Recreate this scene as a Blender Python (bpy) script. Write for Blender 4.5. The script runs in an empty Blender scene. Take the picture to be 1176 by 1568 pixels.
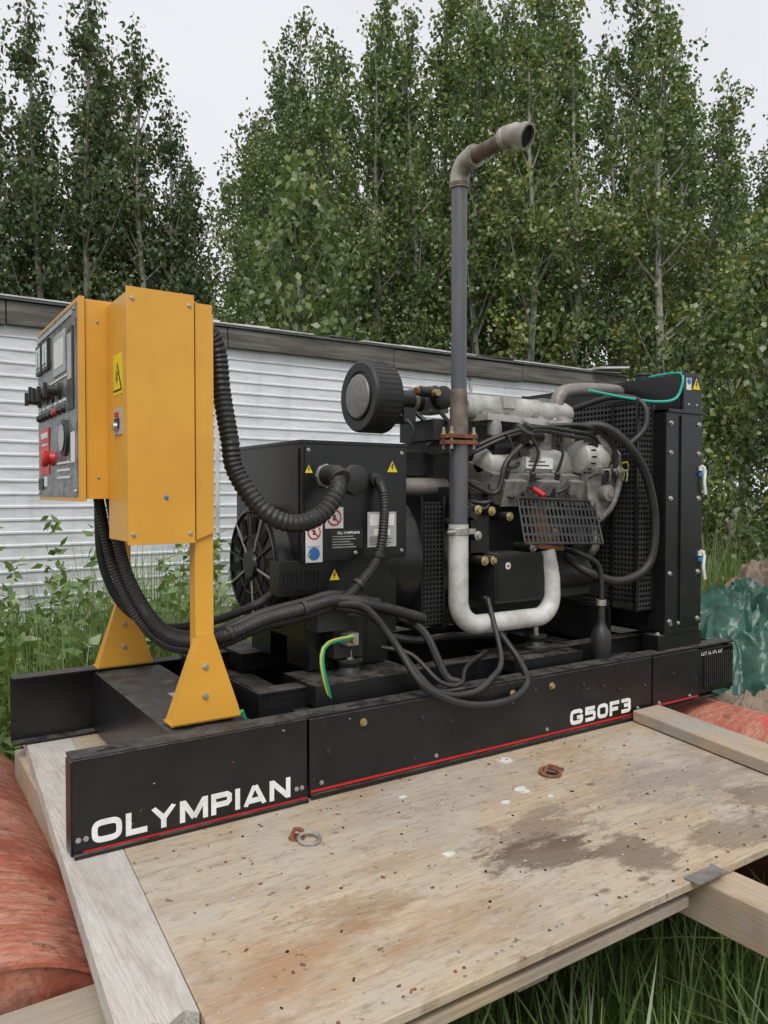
import bpy, math, random
import numpy as np
from mathutils import Vector, Matrix, noise
random.seed(7)
scene=bpy.context.scene
V=Vector
# ------------------------------------------------------------------ materials
def newmat(name):
    m=bpy.data.materials.new(name); m.use_nodes=True
    nt=m.node_tree; nt.nodes.clear()
    out=nt.nodes.new('ShaderNodeOutputMaterial'); b=nt.nodes.new('ShaderNodeBsdfPrincipled')
    nt.links.new(b.outputs[0],out.inputs[0])
    return m,nt,b,out
def c4(c): return (c[0],c[1],c[2],1)
def tc(nt,scale=(1,1,1),rot=(0,0,0),kind='Object'):
    t=nt.nodes.new('ShaderNodeTexCoord'); mp=nt.nodes.new('ShaderNodeMapping')
    mp.inputs['Scale'].default_value=scale; mp.inputs['Rotation'].default_value=rot
    nt.links.new(t.outputs[kind],mp.inputs[0]); return mp.outputs[0]
def nz(nt,vec,scale,detail=4,rough=.55,dist=0):
    n=nt.nodes.new('ShaderNodeTexNoise'); n.inputs['Scale'].default_value=scale
    n.inputs['Detail'].default_value=detail; n.inputs['Roughness'].default_value=rough
    n.inputs['Distortion'].default_value=dist
    nt.links.new(vec,n.inputs['Vector']); return n.outputs['Fac']
def ramp(nt,fac,stops):
    r=nt.nodes.new('ShaderNodeValToRGB'); e=r.color_ramp.elements
    while len(e)<len(stops): e.new(.5)
    for i,(p,c) in enumerate(stops):
        e[i].position=p; e[i].color=c4(c) if hasattr(c,'__len__') else (c,c,c,1)
    nt.links.new(fac,r.inputs[0]); return r.outputs[0]
def mix(nt,fac,a,b,mode='MIX'):
    n=nt.nodes.new('ShaderNodeMix'); n.data_type='RGBA'; n.blend_type=mode
    for s,v in ((0,fac),(6,a),(7,b)):
        if isinstance(v,bpy.types.NodeSocket): nt.links.new(v,n.inputs[s])
        elif s==0: n.inputs[0].default_value=v
        else: n.inputs[s].default_value=c4(v)
    return n.outputs[2]
def mth(nt,op,a,b=0.0,clamp=False):
    n=nt.nodes.new('ShaderNodeMath'); n.operation=op; n.use_clamp=clamp
    for i,v in enumerate((a,b)):
        if isinstance(v,bpy.types.NodeSocket): nt.links.new(v,n.inputs[i])
        else: n.inputs[i].default_value=v
    return n.outputs[0]
def bump(nt,b,h,strength,dist=.002):
    n=nt.nodes.new('ShaderNodeBump'); n.inputs['Strength'].default_value=strength
    n.inputs['Distance'].default_value=dist
    nt.links.new(h,n.inputs['Height']); nt.links.new(n.outputs[0],b.inputs['Normal'])
def M(name,c1,c2=None,scale=6,lo=.4,hi=.7,rough=.5,metal=0,bmp=.15,bs=80,bd=.001,dust=0,dcol=(.19,.168,.145),spec=.5,aniso=(1,1,1)):
    m,nt,b,out=newmat(name); v=tc(nt,aniso)
    col=None
    n1=nz(nt,v,scale,4,.65)
    if c2 is None: c2=tuple(x*.75 for x in c1)
    col=mix(nt,ramp(nt,n1,[(lo,0),(hi,1)]),c1,c2)
    if dust:
        g=nt.nodes.new('ShaderNodeNewGeometry'); s=nt.nodes.new('ShaderNodeSeparateXYZ')
        nt.links.new(g.outputs['Normal'],s.inputs[0])
        up=ramp(nt,s.outputs[2],[(.3,0),(1,1)])
        n2=nz(nt,v,14,5,.75); f=ramp(nt,n2,[(.38,.08),(.75,1)])
        a=mth(nt,'MULTIPLY',up,f); a=mth(nt,'MULTIPLY',a,dust*1.7)
        n3=ramp(nt,nz(nt,v,7,5,.78),[(.50,0),(.85,.4)]); a=mth(nt,'ADD',a,mth(nt,'MULTIPLY',n3,dust*.25),True)
        col=mix(nt,a,col,dcol)
        r=mth(nt,'ADD',mth(nt,'MULTIPLY',a,2.0),rough,True)
        nt.links.new(r,b.inputs['Roughness'])
    else:
        r=ramp(nt,nz(nt,v,scale*2.3,3,.6),[(.3,max(0,rough-.1)),(.7,min(1,rough+.12))])
        nt.links.new(r,b.inputs['Roughness'])
    nt.links.new(col,b.inputs['Base Color'])
    b.inputs['Metallic'].default_value=metal
    b.inputs['Specular IOR Level'].default_value=spec
    if bmp: bump(nt,b,nz(nt,v,bs,3),bmp,bd)
    return m
BLK=M('black_enamel',(.007,.007,.008),(.013,.013,.015),rough=.29,dust=.33,bmp=.12,bs=40)
BLKM=M('black_satin',(.013,.013,.014),(.028,.028,.029),rough=.48,dust=.32,bmp=.15,bs=60)
RUB=M('black_rubber',(.012,.012,.013),(.028,.028,.028),rough=.46,bmp=.1,dust=.2)
VOID=M('dark_cavity',(.004,.004,.004),rough=.9,bmp=0)
YEL=M('yellow_paint',(.68,.345,.042),(.60,.29,.036),scale=3,rough=.37,bmp=.05,bs=25,dust=.22,dcol=(.35,.22,.09))
ALU=M('cast_aluminium',(.52,.51,.485),(.32,.31,.285),scale=14,lo=.38,hi=.68,rough=.55,metal=.3,bmp=.6,bs=200,dust=.3)
ALU2=M('worn_aluminium',(.32,.31,.295),(.13,.12,.11),scale=16,lo=.35,hi=.65,rough=.55,metal=.35,bmp=.6,bs=140,dust=.35)
STEEL=M('zinc_steel',(.50,.49,.47),(.28,.26,.23),scale=20,rough=.38,metal=.7,bmp=.1)
PIPE=M('weathered_steel_pipe',(.095,.103,.122),(.20,.165,.14),scale=7,lo=.4,hi=.8,rough=.38,metal=.4,bmp=.25,bs=120,aniso=(1,1,.2))
RUSTP=M('rusty_pipe',(.20,.165,.14),(.10,.065,.05),scale=18,lo=.35,hi=.65,rough=.6,metal=.3,bmp=.5,bs=150)
RUST=M('rust',(.22,.085,.035),(.09,.035,.02),scale=25,rough=.9,bmp=.6,bs=120)
GALV=M('heat_bleached_pipe',(.56,.55,.53),(.31,.295,.27),scale=11,lo=.42,hi=.72,rough=.6,metal=.15,bmp=.4,bs=90)
GALV2=M('galvanised_fitting',(.40,.38,.35),(.22,.18,.15),scale=16,lo=.38,hi=.66,rough=.45,metal=.5,bmp=.3,bs=90)
WHT=M('white_label',(.72,.72,.70),(.62,.62,.6),rough=.5,bmp=0)
LET=M('white_lettering',(.80,.80,.79),(.62,.62,.60),scale=30,rough=.5,bmp=0)
RED=M('red_paint',(.55,.02,.015),(.40,.02,.02),rough=.4,bmp=0)
BLUE=M('blue_label',(.03,.18,.5),rough=.5,bmp=0)
YLB=M('yellow_label',(.80,.60,.02),rough=.5,bmp=0)
GRL=M('grey_label',(.42,.43,.43),(.30,.30,.31),rough=.4,bmp=0,scale=30)
PANEL=M('panel_plate',(.16,.165,.17),(.05,.05,.05),scale=30,lo=.45,hi=.62,rough=.3,bmp=.05)
GLASS=M('meter_glass',(.50,.60,.56),(.36,.44,.42),rough=.12,bmp=0)
BRASS=M('brass_bolt',(.50,.40,.20),(.35,.27,.13),rough=.4,metal=.7,bmp=0)
GRNW=M('green_wire',(.02,.35,.16),rough=.4,bmp=0); YW=M('yellow_wire',(.6,.55,.06),rough=.4,bmp=0)
TEAL=M('teal_wire',(.03,.45,.36),rough=.4,bmp=0)
COOLP=M('grey_hose_pipe',(.24,.22,.20),(.15,.125,.11),scale=15,rough=.45,metal=.25,bmp=.2)
FILT=M('filter_screen',(.24,.24,.23),(.15,.15,.15),scale=60,rough=.5,metal=.3,bmp=.6,bs=400)
def wood(name,ca,cb,cc,axis='X',gs=1.0,bs=.4,stain=0,grey=(.33,.31,.28)):
    m,nt,b,out=newmat(name)
    sc=(1.1*gs,11*gs,11*gs) if axis=='X' else (11*gs,1.1*gs,11*gs)
    sc2=(1.6*gs,40*gs,40*gs) if axis=='X' else (40*gs,1.6*gs,40*gs)
    v=tc(nt,sc); vf=tc(nt,sc2); v0=tc(nt)
    g1=nz(nt,v,1.0,4,.6,1.8); g2=nz(nt,vf,3,3,.7,.3)
    col=mix(nt,ramp(nt,g1,[(.30,0),(.42,.6),(.44,.05),(.51,.7),(.53,.1),(.60,.85),(.63,.2),(.78,1)]),ca,cb)
    col=mix(nt,ramp(nt,g2,[(.48,0),(.75,.8)]),col,cc)
    w=ramp(nt,nz(nt,v0,1.7,5,.7),[(.38,0),(.60,.9)]); col=mix(nt,w,col,grey)
    w=ramp(nt,nz(nt,tc(nt,(1.5,5,1) if axis=='X' else (5,1.5,1)),1.3,5,.75),[(.47,0),(.72,.75)]); col=mix(nt,w,col,cc)
    vo=nt.nodes.new('ShaderNodeTexVoronoi'); vo.inputs['Scale'].default_value=4.2
    mp=tc(nt,(.8,1.5,1)); nt.links.new(mp,vo.inputs['Vector'])
    kn=ramp(nt,vo.outputs['Distance'],[(.0,1),(.04,.9),(.07,0)])
    col=mix(nt,mth(nt,'MULTIPLY',kn,.75),col,(.09,.05,.03))
    if stain:
        dn=mth(nt,'SUBTRACT',nz(nt,tc(nt,(1,2.2,1)),6,6,.78),.5)
        def spot(x,y,r,a,colr,col,sx=1,sy=1,soft=.45,k=3.6):
            mpn=nt.nodes.new('ShaderNodeMapping'); mpn.vector_type='POINT'
            t=nt.nodes.new('ShaderNodeTexCoord'); nt.links.new(t.outputs['Object'],mpn.inputs[0])
            mpn.inputs['Location'].default_value=(-x*sx,-y*sy,0); mpn.inputs['Scale'].default_value=(sx,sy,0)
            ln=nt.nodes.new('ShaderNodeVectorMath'); ln.operation='LENGTH'; nt.links.new(mpn.outputs[0],ln.inputs[0])
            d=mth(nt,'ADD',ln.outputs['Value'],mth(nt,'MULTIPLY',dn,r*k))
            f=ramp(nt,mth(nt,'DIVIDE',d,r),[(1-soft,1),(1,0)])
            return mix(nt,mth(nt,'MULTIPLY',f,a),col,colr)
        col=spot(.98,-.47,.16,.6,(.15,.10,.07),col,.8,1.5)
        col=spot(.88,-.56,.14,.75,(.09,.058,.038),col,.8,1.7)
        col=spot(1.05,-.66,.10,.7,(.11,.07,.045),col)
        col=spot(1.50,-.45,.28,.7,(.24,.205,.18),col,.8,1.3,.8)
        col=spot(1.35,-.72,.12,.6,(.14,.10,.07),col,.7,1.6)
        col=spot(1.62,-.65,.13,.6,(.13,.09,.06),col,.8,1.5)
        col=spot(.42,-.52,.10,.5,(.20,.12,.06),col,.6,1.6,.7)
        col=spot(.20,-.62,.18,.5,(.34,.155,.055),col,.7,1.4,.8)
        col=spot(.62,-.66,.14,.4,(.28,.15,.07),col,.7,1.6,.8)
        col=spot(.9,-.18,.32,.5,(.33,.29,.245),col,.5,1.6,.9)
        for (x,y,r) in ((1.10,-.27,.022),(1.00,-.30,.014),(.80,-.12,.014),(1.22,-.06,.02),(.70,-.44,.012),(1.13,-.33,.012)):
            col=spot(x,y,r,.85,(.66,.66,.66),col,1,1,.4,7)
        sp=ramp(nt,nz(nt,v0,36,3,.5),[(.66,0),(.72,.8)]); col=mix(nt,sp,col,(.12,.08,.05))
        sp=ramp(nt,nz(nt,tc(nt,(1,3,1)),17,4,.75),[(.52,0),(.68,.6)]); col=mix(nt,sp,col,(.22,.16,.11))
        sp=ramp(nt,nz(nt,v0,60,2,.5),[(.72,0),(.76,.7)]); col=mix(nt,sp,col,(.6,.56,.5))
    nt.links.new(col,b.inputs['Base Color']); b.inputs['Roughness'].default_value=.75
    b.inputs['Specular IOR Level'].default_value=.3
    bump(nt,b,mth(nt,'ADD',g2,mth(nt,'MULTIPLY',g1,.5)),bs,.003)
    return m
PLY=wood('weathered_plywood',(.53,.415,.275),(.42,.305,.19),(.29,.205,.135),'X',1.0,.6,1,(.43,.385,.32))
BRD=wood('bleached_board',(.60,.565,.51),(.44,.40,.35),(.24,.195,.16),'Y',1.3,1.0,0,(.50,.48,.45))
LUM=wood('lumber',(.53,.39,.24),(.43,.30,.17),(.29,.19,.11),'Y',1,.4)
LUMX=wood('lumber_x',(.50,.39,.26),(.39,.29,.18),(.25,.17,.11),'X',1,.5)
def tankmat():
    m,nt,b,out=newmat('faded_red_tank_paint'); v=tc(nt); v2=tc(nt,(1,5,1))
    col=mix(nt,ramp(nt,nz(nt,v,3.5,5,.75),[(.40,0),(.62,1)]),(.34,.070,.038),(.44,.155,.10))
    col=mix(nt,ramp(nt,nz(nt,v2,7,5,.85),[(.46,0),(.60,.8)]),col,(.46,.25,.18))
    col=mix(nt,ramp(nt,nz(nt,tc(nt,(1,3,1)),28,4,.8),[(.48,0),(.60,.7)]),col,(.23,.075,.045))
    col=mix(nt,ramp(nt,nz(nt,v,16,5,.8),[(.58,0),(.63,.8)]),col,(.13,.06,.04))
    col=mix(nt,ramp(nt,nz(nt,v,5,3,.5,2),[(.62,0),(.66,.7)]),col,(.50,.05,.045))
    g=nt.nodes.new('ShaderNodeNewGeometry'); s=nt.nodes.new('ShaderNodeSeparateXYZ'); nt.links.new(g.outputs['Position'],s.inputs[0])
    low_shade=ramp(nt,mth(nt,'ADD',s.outputs[2],mth(nt,'MULTIPLY',nz(nt,v,8,4,.7),.4)),[(0,.8),(.12,0)]); col=mix(nt,low_shade,col,(.10,.035,.025))  # shading on the tank's lower flank, painted into its colour by height
    nt.links.new(col,b.inputs['Base Color']); b.inputs['Roughness'].default_value=.6
    bump(nt,b,nz(nt,v,60,4,.75),.5,.003); return m
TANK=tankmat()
ROOFM=M('weathered_roof_edge',(.075,.066,.060),(.20,.19,.175),scale=3,lo=.40,hi=.75,rough=.85,bmp=.5,bs=40,bd=.006,aniso=(.5,3,6))
TRIM=M('trim_metal',(.6,.6,.6),(.36,.35,.34),scale=4,rough=.5,bmp=.1)
ROOFT=M('roof_membrane',(.12,.12,.115),rough=.9)
def siding():
    m,nt,b,out=newmat('white_metal_siding'); v=tc(nt)
    vs=tc(nt,(6,6,.5))
    col=mix(nt,ramp(nt,nz(nt,v,.8,4,.6),[(.35,0),(.7,1)]),(.74,.76,.78),(.62,.64,.67))
    col=mix(nt,ramp(nt,nz(nt,vs,1.6,5,.7),[(.5,0),(.8,.5)]),col,(.42,.41,.40))
    nt.links.new(col,b.inputs['Base Color']); b.inputs['Roughness'].default_value=.38; b.inputs['Metallic'].default_value=.15
    bump(nt,b,nz(nt,tc(nt,(.9,1,2.2)),2.5,3,.5),.7,.03); return m
SIDE=siding()
def leafmat(name,dark,mid,light,under,trans=.3,gl=.04):
    m,nt,b,out=newmat(name); nt.nodes.remove(b)
    at=nt.nodes.new('ShaderNodeAttribute'); at.attribute_name='lv'
    oi=nt.nodes.new('ShaderNodeObjectInfo')
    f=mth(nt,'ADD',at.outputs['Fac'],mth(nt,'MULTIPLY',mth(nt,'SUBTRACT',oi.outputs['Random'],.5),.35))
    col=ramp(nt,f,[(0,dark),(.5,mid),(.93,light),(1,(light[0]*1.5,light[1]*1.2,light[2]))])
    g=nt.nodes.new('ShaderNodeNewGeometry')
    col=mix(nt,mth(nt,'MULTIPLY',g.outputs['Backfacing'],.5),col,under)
    df=nt.nodes.new('ShaderNodeBsdfDiffuse'); nt.links.new(col,df.inputs[0])
    tr=nt.nodes.new('ShaderNodeBsdfTranslucent'); nt.links.new(mix(nt,.5,col,(.16,.24,.04)),tr.inputs[0])
    ms=nt.nodes.new('ShaderNodeMixShader'); ms.inputs[0].default_value=trans
    nt.links.new(df.outputs[0],ms.inputs[1]); nt.links.new(tr.outputs[0],ms.inputs[2])
    gs=nt.nodes.new('ShaderNodeBsdfGlossy'); gs.inputs['Roughness'].default_value=.38; gs.inputs[0].default_value=(1,1,1,1)
    m2=nt.nodes.new('ShaderNodeMixShader'); m2.inputs[0].default_value=gl
    nt.links.new(ms.outputs[0],m2.inputs[1]); nt.links.new(gs.outputs[0],m2.inputs[2]); nt.links.new(m2.outputs[0],out.inputs[0])
    return m
LEAF=leafmat('poplar_leaves',(.045,.080,.022),(.115,.170,.045),(.215,.275,.075),(.19,.25,.12),.33)
LEAFD=leafmat('poplar_leaves_far',(.038,.066,.028),(.080,.120,.046),(.14,.18,.070),(.15,.19,.11),.25,.03)
GRS=leafmat('grass_blades',(.06,.11,.025),(.15,.235,.06),(.30,.35,.13),(.16,.23,.08),.3,.04)
WEED=leafmat('weed_leaves',(.06,.12,.03),(.14,.24,.055),(.22,.32,.09),(.18,.25,.12),.3,.04)
BARK=M('poplar_bark',(.30,.29,.25),(.15,.14,.12),scale=10,rough=.9,bmp=.6,bs=40,bd=.01,aniso=(1,1,.4))
# ------------------------------------------------------------------ mesh builder
def crom(pts,step):
    P=[V(p) for p in pts]
    if len(P)==2: P=[P[0],P[0].lerp(P[1],.5),P[1]]
    E=[P[0]*2-P[1]]+P+[P[-1]*2-P[-2]]
    out=[]
    for i in range(1,len(E)-2):
        a,b,c,d=E[i-1],E[i],E[i+1],E[i+2]
        n=max(2,int((c-b).length/step))
        for k in range(n):
            t=k/n
            out.append(.5*((2*b)+(c-a)*t+(2*a-5*b+4*c-d)*t*t+(3*b-a-3*c+d)*t**3))
    out.append(P[-1]); return out
class MB:
    def __init__(s): s.v=[];s.f=[];s.m=[];s.mats=[]
    def mi(s,m):
        if m not in s.mats: s.mats.append(m)
        return s.mats.index(m)
    def add(s,vs,fs,m):
        o=len(s.v); s.v.extend([tuple(x) for x in vs]); k=s.mi(m)
        for f in fs: s.f.append(tuple(o+i for i in f)); s.m.append(k)
    def box(s,x0,x1,y0,y1,z0,z1,m,mat=None):
        vs=[V((x,y,z)) for z in (z0,z1) for y in (y0,y1) for x in (x0,x1)]
        if mat: vs=[mat@v for v in vs]
        s.add(vs,[(0,2,3,1),(4,5,7,6),(0,1,5,4),(2,6,7,3),(0,4,6,2),(1,3,7,5)],m)
    def ob(s,c,size,rot,m):
        T=Matrix.Translation(V(c))@(Matrix.Rotation(math.radians(rot[2]),4,'Z')@Matrix.Rotation(math.radians(rot[1]),4,'Y')@Matrix.Rotation(math.radians(rot[0]),4,'X'))
        a,b,d=[x/2 for x in size]; s.box(-a,a,-b,b,-d,d,m,T)
    def prism(s,pts,ext,m):
        n=len(pts); P=[V(p) for p in pts]; Q=[p+V(ext) for p in P]
        s.add(P+Q,[tuple(range(n))[::-1],tuple(range(n,2*n))]+[(i,(i+1)%n,n+(i+1)%n,n+i) for i in range(n)],m)
    def lathe(s,o,ax,prof,m,seg=24,caps=True):
        o=V(o);ax=V(ax).normalized(); t=V((0,0,1)) if abs(ax.z)<.9 else V((1,0,0))
        u=ax.cross(t).normalized(); w=ax.cross(u)
        vs=[];fs=[]
        for (d,r) in prof:
            for i in range(seg):
                a=2*math.pi*i/seg; vs.append(o+ax*d+(u*math.cos(a)+w*math.sin(a))*r)
        for j in range(len(prof)-1):
            for i in range(seg):
                k=(i+1)%seg; fs.append((j*seg+i,j*seg+k,(j+1)*seg+k,(j+1)*seg+i))
        if caps: fs.append(tuple(range(seg))[::-1]); fs.append(tuple((len(prof)-1)*seg+i for i in range(seg)))
        s.add(vs,fs,m)
    def cyl(s,p0,p1,r,m,seg=20,r1=None):
        p0=V(p0);p1=V(p1); s.lathe(p0,p1-p0,[(0,r),((p1-p0).length,r if r1 is None else r1)],m,seg)
    def bolt(s,p,ax,r,m,h=None):
        s.lathe(p,ax,[(0,r*1.5),(r*.25,r*1.5),(r*.26,r),((h or r*1.1),r)],m,6)
    def tube(s,pts,r,m,seg=10,step=.02,corr=0,pitch=.01,taper=None,path=None):
        P=path or crom(pts,pitch/2 if corr else step)
        n=len(P); vs=[];fs=[]
        T=(P[1]-P[0]).normalized(); t=V((0,0,1)) if abs(T.z)<.9 else V((1,0,0)); u=T.cross(t).normalized()
        for i,p in enumerate(P):
            T=(P[min(i+1,n-1)]-P[max(i-1,0)]); 
            if T.length<1e-9: T=V((0,0,1))
            T.normalize(); u=(u-T*u.dot(T)).normalized(); w=T.cross(u)
            rr=r*(1-corr*(i%2)) if corr else r
            if taper is not None: rr=r+(taper-r)*i/(n-1)
            for k in range(seg):
                a=2*math.pi*k/seg; vs.append(p+(u*math.cos(a)+w*math.sin(a))*rr)
        for j in range(n-1):
            for i in range(seg):
                k=(i+1)%seg; fs.append((j*seg+i,j*seg+k,(j+1)*seg+k,(j+1)*seg+i))
        fs.append(tuple(range(seg))[::-1]); fs.append(tuple((n-1)*seg+i for i in range(seg)))
        s.add(vs,fs,m)
    def perf(s,o,u,v,nu,nv,fu,fv,m,stag=False):
        o=V(o);u=V(u);v=V(v); du=u/nu;dv=v/nv; vs=[];fs=[]
        for i in range(nu):
            for j in range(nv):
                b=o+du*i+dv*j; a=(1-fu)/2;c=(1-fv)/2
                k=len(vs)
                vs+= [b,b+du,b+du+dv,b+dv, b+du*a+dv*c,b+du*(1-a)+dv*c,b+du*(1-a)+dv*(1-c),b+du*a+dv*(1-c)]
                fs+=[(k,k+1,k+5,k+4),(k+1,k+2,k+6,k+5),(k+2,k+3,k+7,k+6),(k+3,k,k+4,k+7)]
        s.add(vs,fs,m)
    def build(s,name,parent=None,bev=0,ang=38,smooth=True):
        me=bpy.data.meshes.new(name); me.from_pydata(s.v,[],s.f)
        for m in s.mats: me.materials.append(m)
        me.polygons.foreach_set('material_index',s.m)
        if smooth:
            me.polygons.foreach_set('use_smooth',[True]*len(s.f)); me.update()
            me.set_sharp_from_angle(angle=math.radians(ang))
        me.update(); ob=bpy.data.objects.new(name,me); scene.collection.objects.link(ob)
        if parent: ob.parent=parent
        if bev:
            b=ob.modifiers.new('bevel','BEVEL'); b.width=bev; b.segments=2; b.limit_method='ANGLE'; b.angle_limit=math.radians(50)
        return ob
def empty(name):
    e=bpy.data.objects.new(name,None); e.empty_display_size=.2; scene.collection.objects.link(e); return e
# stroke lettering (extended bold)
SW=.26; I0=SW/2; I1=1-SW/2
def se(w,n=28):
    return [(w/2+(w/2-I0)*math.copysign(abs(math.cos(t))**.55,math.cos(t)),.5+(.5-I0)*math.copysign(abs(math.sin(t))**.55,math.sin(t))) for t in [2*math.pi*i/n for i in range(n)]]
GL={'O':(1.36,[('c',se(1.36))]),'0':(1.1,[('c',se(1.1))]),
'L':(1.0,[[(I0,1),(I0,I0),(1.0,I0)]]),
'Y':(1.24,[[(.12,1),(.62,.44)],[(1.12,1),(.62,.44)],[(.62,.52),(.62,0)]]),
'M':(1.42,[[(I0,0),(I0,1)],[(.18,.93),(.71,.14)],[(1.24,.93),(.71,.14)],[(1.42-I0,0),(1.42-I0,1)]]),
'P':(1.1,[[(I0,0),(I0,1)],[(I0,I1),(.84,I1),(.96,.78),(.96,.56),(.84,.45),(I0,.45)]]),
'I':(.26,[[(I0,0),(I0,1)]]),
'A':(1.3,[[(.13,0),(.63,1)],[(1.17,0),(.67,1)],[(.32,.26),(.98,.26)]]),
'N':(1.2,[[(I0,0),(I0,1)],[(.17,.90),(1.03,.10)],[(1.2-I0,0),(1.2-I0,1)]]),
'G':(1.25,[[(1.12,.68),(1.06,.80),(.92,I1),(.36,I1),(.19,.81),(I0,.65),(I0,.35),(.19,.19),(.36,I0),(.92,I0),(1.08,.18),(1.12,.30),(1.12,.45),(.66,.45)]]),
'5':(1.1,[[(1.02,I1),(.18,I1),(.18,.58),(.82,.58),(.96,.5),(.97,.36),(.96,.20),(.82,I0),(.08,I0)]]),
'F':(1.0,[[(I0,0),(I0,I1),(1.0,I1)],[(I0,.45),(.88,.45)]]),
'3':(1.1,[[(.08,I1),(.82,I1),(.94,.80),(.94,.62),(.84,.53),(.36,.53)],[(.84,.50),(.96,.40),(.96,.22),(.84,I0),(.08,I0)]])}
def stroke(b,pts,w,T,m,closed=False):
    n=len(pts); Lf=[];Rt=[]
    P=[V((p[0],p[1])) for p in pts]
    for i in range(n):
        a=P[(i-1)%n] if (closed or i>0) else None; c=P[(i+1)%n] if (closed or i<n-1) else None
        d0=(P[i]-a).normalized() if a is not None else None; d1=(c-P[i]).normalized() if c is not None else None
        if d0 is None: d0=d1
        if d1 is None: d1=d0
        n0=V((-d0.y,d0.x)); n1=V((-d1.y,d1.x)); mm=(n0+n1).normalized(); k=w/2/max(.45,mm.dot(n1))
        Lf.append(P[i]+mm*k); Rt.append(P[i]-mm*k)
    vs=[T(p) for p in Lf+Rt]; fs=[]
    for i in range(n if closed else n-1):
        j=(i+1)%n; fs.append((i,n+i,n+j,j))
    b.add(vs,fs,m)
def word(name,s,x0,x1,z0,h,y,parent,gap=.17,m=None):
    tot=sum(GL[c][0] for c in s)+gap*(len(s)-1); k=(x1-x0)/tot; b=MB(); x=x0; q=0
    for c in s:
        w,st=GL[c]
        for sk in st:
            cl=sk[0]=='c'; q+=1; yy=y-.00008*(q%5)
            stroke(b,sk[1] if cl else sk,SW,lambda p,x=x,yy=yy:(x+p[0]*k,yy,z0+max(0,min(1,p[1]))*h),m or LET,cl)
        x+=(w+gap)*k
    return b.build(name,parent,smooth=False)

G=empty('diesel_generator_set')
# ------------------------------------------------------------------ skid
b=MB(); W=.93
b.box(0,.575,-.008,.0,0.0,.213,BLK); b.box(.585,1.975,-.005,.002,.012,.208,BLK)
b.box(1.985,2.255,-.005,.002,.022,.206,BLK); b.box(2.262,2.487,.004,.010,.03,.198,BLK)
b.box(.0,2.487,.002,.065,.208,.2145,BLK)
b.box(.0,2.4,.002,.05,.006,.012,BLK)
b.box(0,.575,-.020,-.008,-.001,.006,BLK)
b.box(.585,1.975,-.016,-.005,.004,.012,BLK)
for i in range(14): b.box(2.30+i*.013,2.307+i*.013,-.002,.004,.05,.175,BLKM)
b.box(2.487,2.493,.004,W,.03,.2,BLK)
b.box(0,2.487,W-.006,W,0,.211,BLK); b.box(0,2.487,W-.065,W,.211,.217,BLK)
b.box(0,2.4,W-.05,W,.0,.006,BLK)
b.box(-.004,0,.0,.05,.0,.208,BLK)
def cross(x0,x1,zt,z0=.02):
    b.box(x0,x1,.004,W-.007,zt-.006,zt,BLK); b.box(x0,x0+.006,.004,W-.007,z0,zt-.006,BLK); b.box(x1-.006,x1,.004,W-.007,z0,zt-.006,BLK)
cross(.245,.46,.2075)
cross(.62,.70,.19); cross(1.12,1.2,.19); cross(1.95,2.05,.19); cross(2.35,2.48,.19)
for y in (.16,.74):
    b.box(.52,2.2,y,y+.006,.03,.245,BLK); b.box(.52,2.2,y-.005,y+.06,.245,.251,BLK)
b.box(.515,.52,.155,.80,.03,.25,BLK)
b.box(.66,1.0,.10,.30,.205,.262,BLK); b.box(.66,1.0,.62,.82,.205,.262,BLK)
b.box(1.40,1.72,.09,.30,.205,.245,BLK)
for x,y in ((.83,.2),(.83,.72),(1.58,.18),(1.58,.74)):
    b.lathe((x,y,.25),(0,0,1),[(0,.045),(.012,.045),(.016,.036),(.03,.030),(.042,.036),(.046,.04),(.052,.04)],RUB,20)
    b.bolt((x,y,.30),(0,0,1),.011,STEEL,.03)
for x in (.010,.026,.545,.56,.62,1.0,1.45,1.9,2.02,2.2):
    b.bolt((x,-.008 if x<.57 else -.005,.036),(0,-1,0),.0045,STEEL)
for x in (.64,.95,1.05,1.62,1.80,1.72,2.1): b.bolt((x,-.005,.13+.03*math.sin(x*9)),(0,-1,0),.006,BLKM)
for x in (.75,1.3,1.47): b.bolt((x,-.005,.175),(0,-1,0),.008,BRASS)
for x in (.06,.72,.80,1.06,1.22,1.75,2.05): b.box(x,x+.045,.025,.036,.2145,.2149,VOID)
b.lathe((.09,.035,.2145),(0,0,1),[(0,.012),(.0006,.012)],VOID,12)
b.box(.36,.42,.40,.46,.2075,.2095,STEEL)
rr=random.Random(21)
for i in range(26):
    x=rr.uniform(.01,2.4); b.ob((x,-.0083 if x<.57 else -.0053,rr.uniform(.02,.2)),(rr.uniform(.002,.008),.0006,rr.uniform(.001,.003)),(0,rr.uniform(-40,40),0),rr.choice((GRL,RUST,BRD,BLKM)))
b.build('skid_base_frame',G,.0018)
b=MB()
b.box(.02,.575,-.0092,-.0082,.004,.010,RED); b.box(.588,1.972,-.0062,-.0052,.015,.0215,RED); b.box(1.988,2.252,-.0062,-.0052,.025,.031,RED)
b.build('red_pinstripe',G)
word('lettering_front','OLYMPIAN',.038,.527,.020,.052,-.0088,G)
word('lettering_model','G50F3',1.556,1.862,.030,.050,-.0058,G)
b=MB()
rr=random.Random(2); x=2.275
for wl in (4,2,3,3):
    for k in range(wl):
        b.box(x,x+.0018,-.003,-.0026,.178,.190,LET)
        if rr.random()<.5: b.box(x+.0022,x+.0065,-.003,-.0026,.188,.190,LET)
        else: b.box(x+.0022,x+.0065,-.003,-.0026,.178,.181,LET)
        x+=.0098
    x+=.007
b.build('origin_lettering',G)
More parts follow.
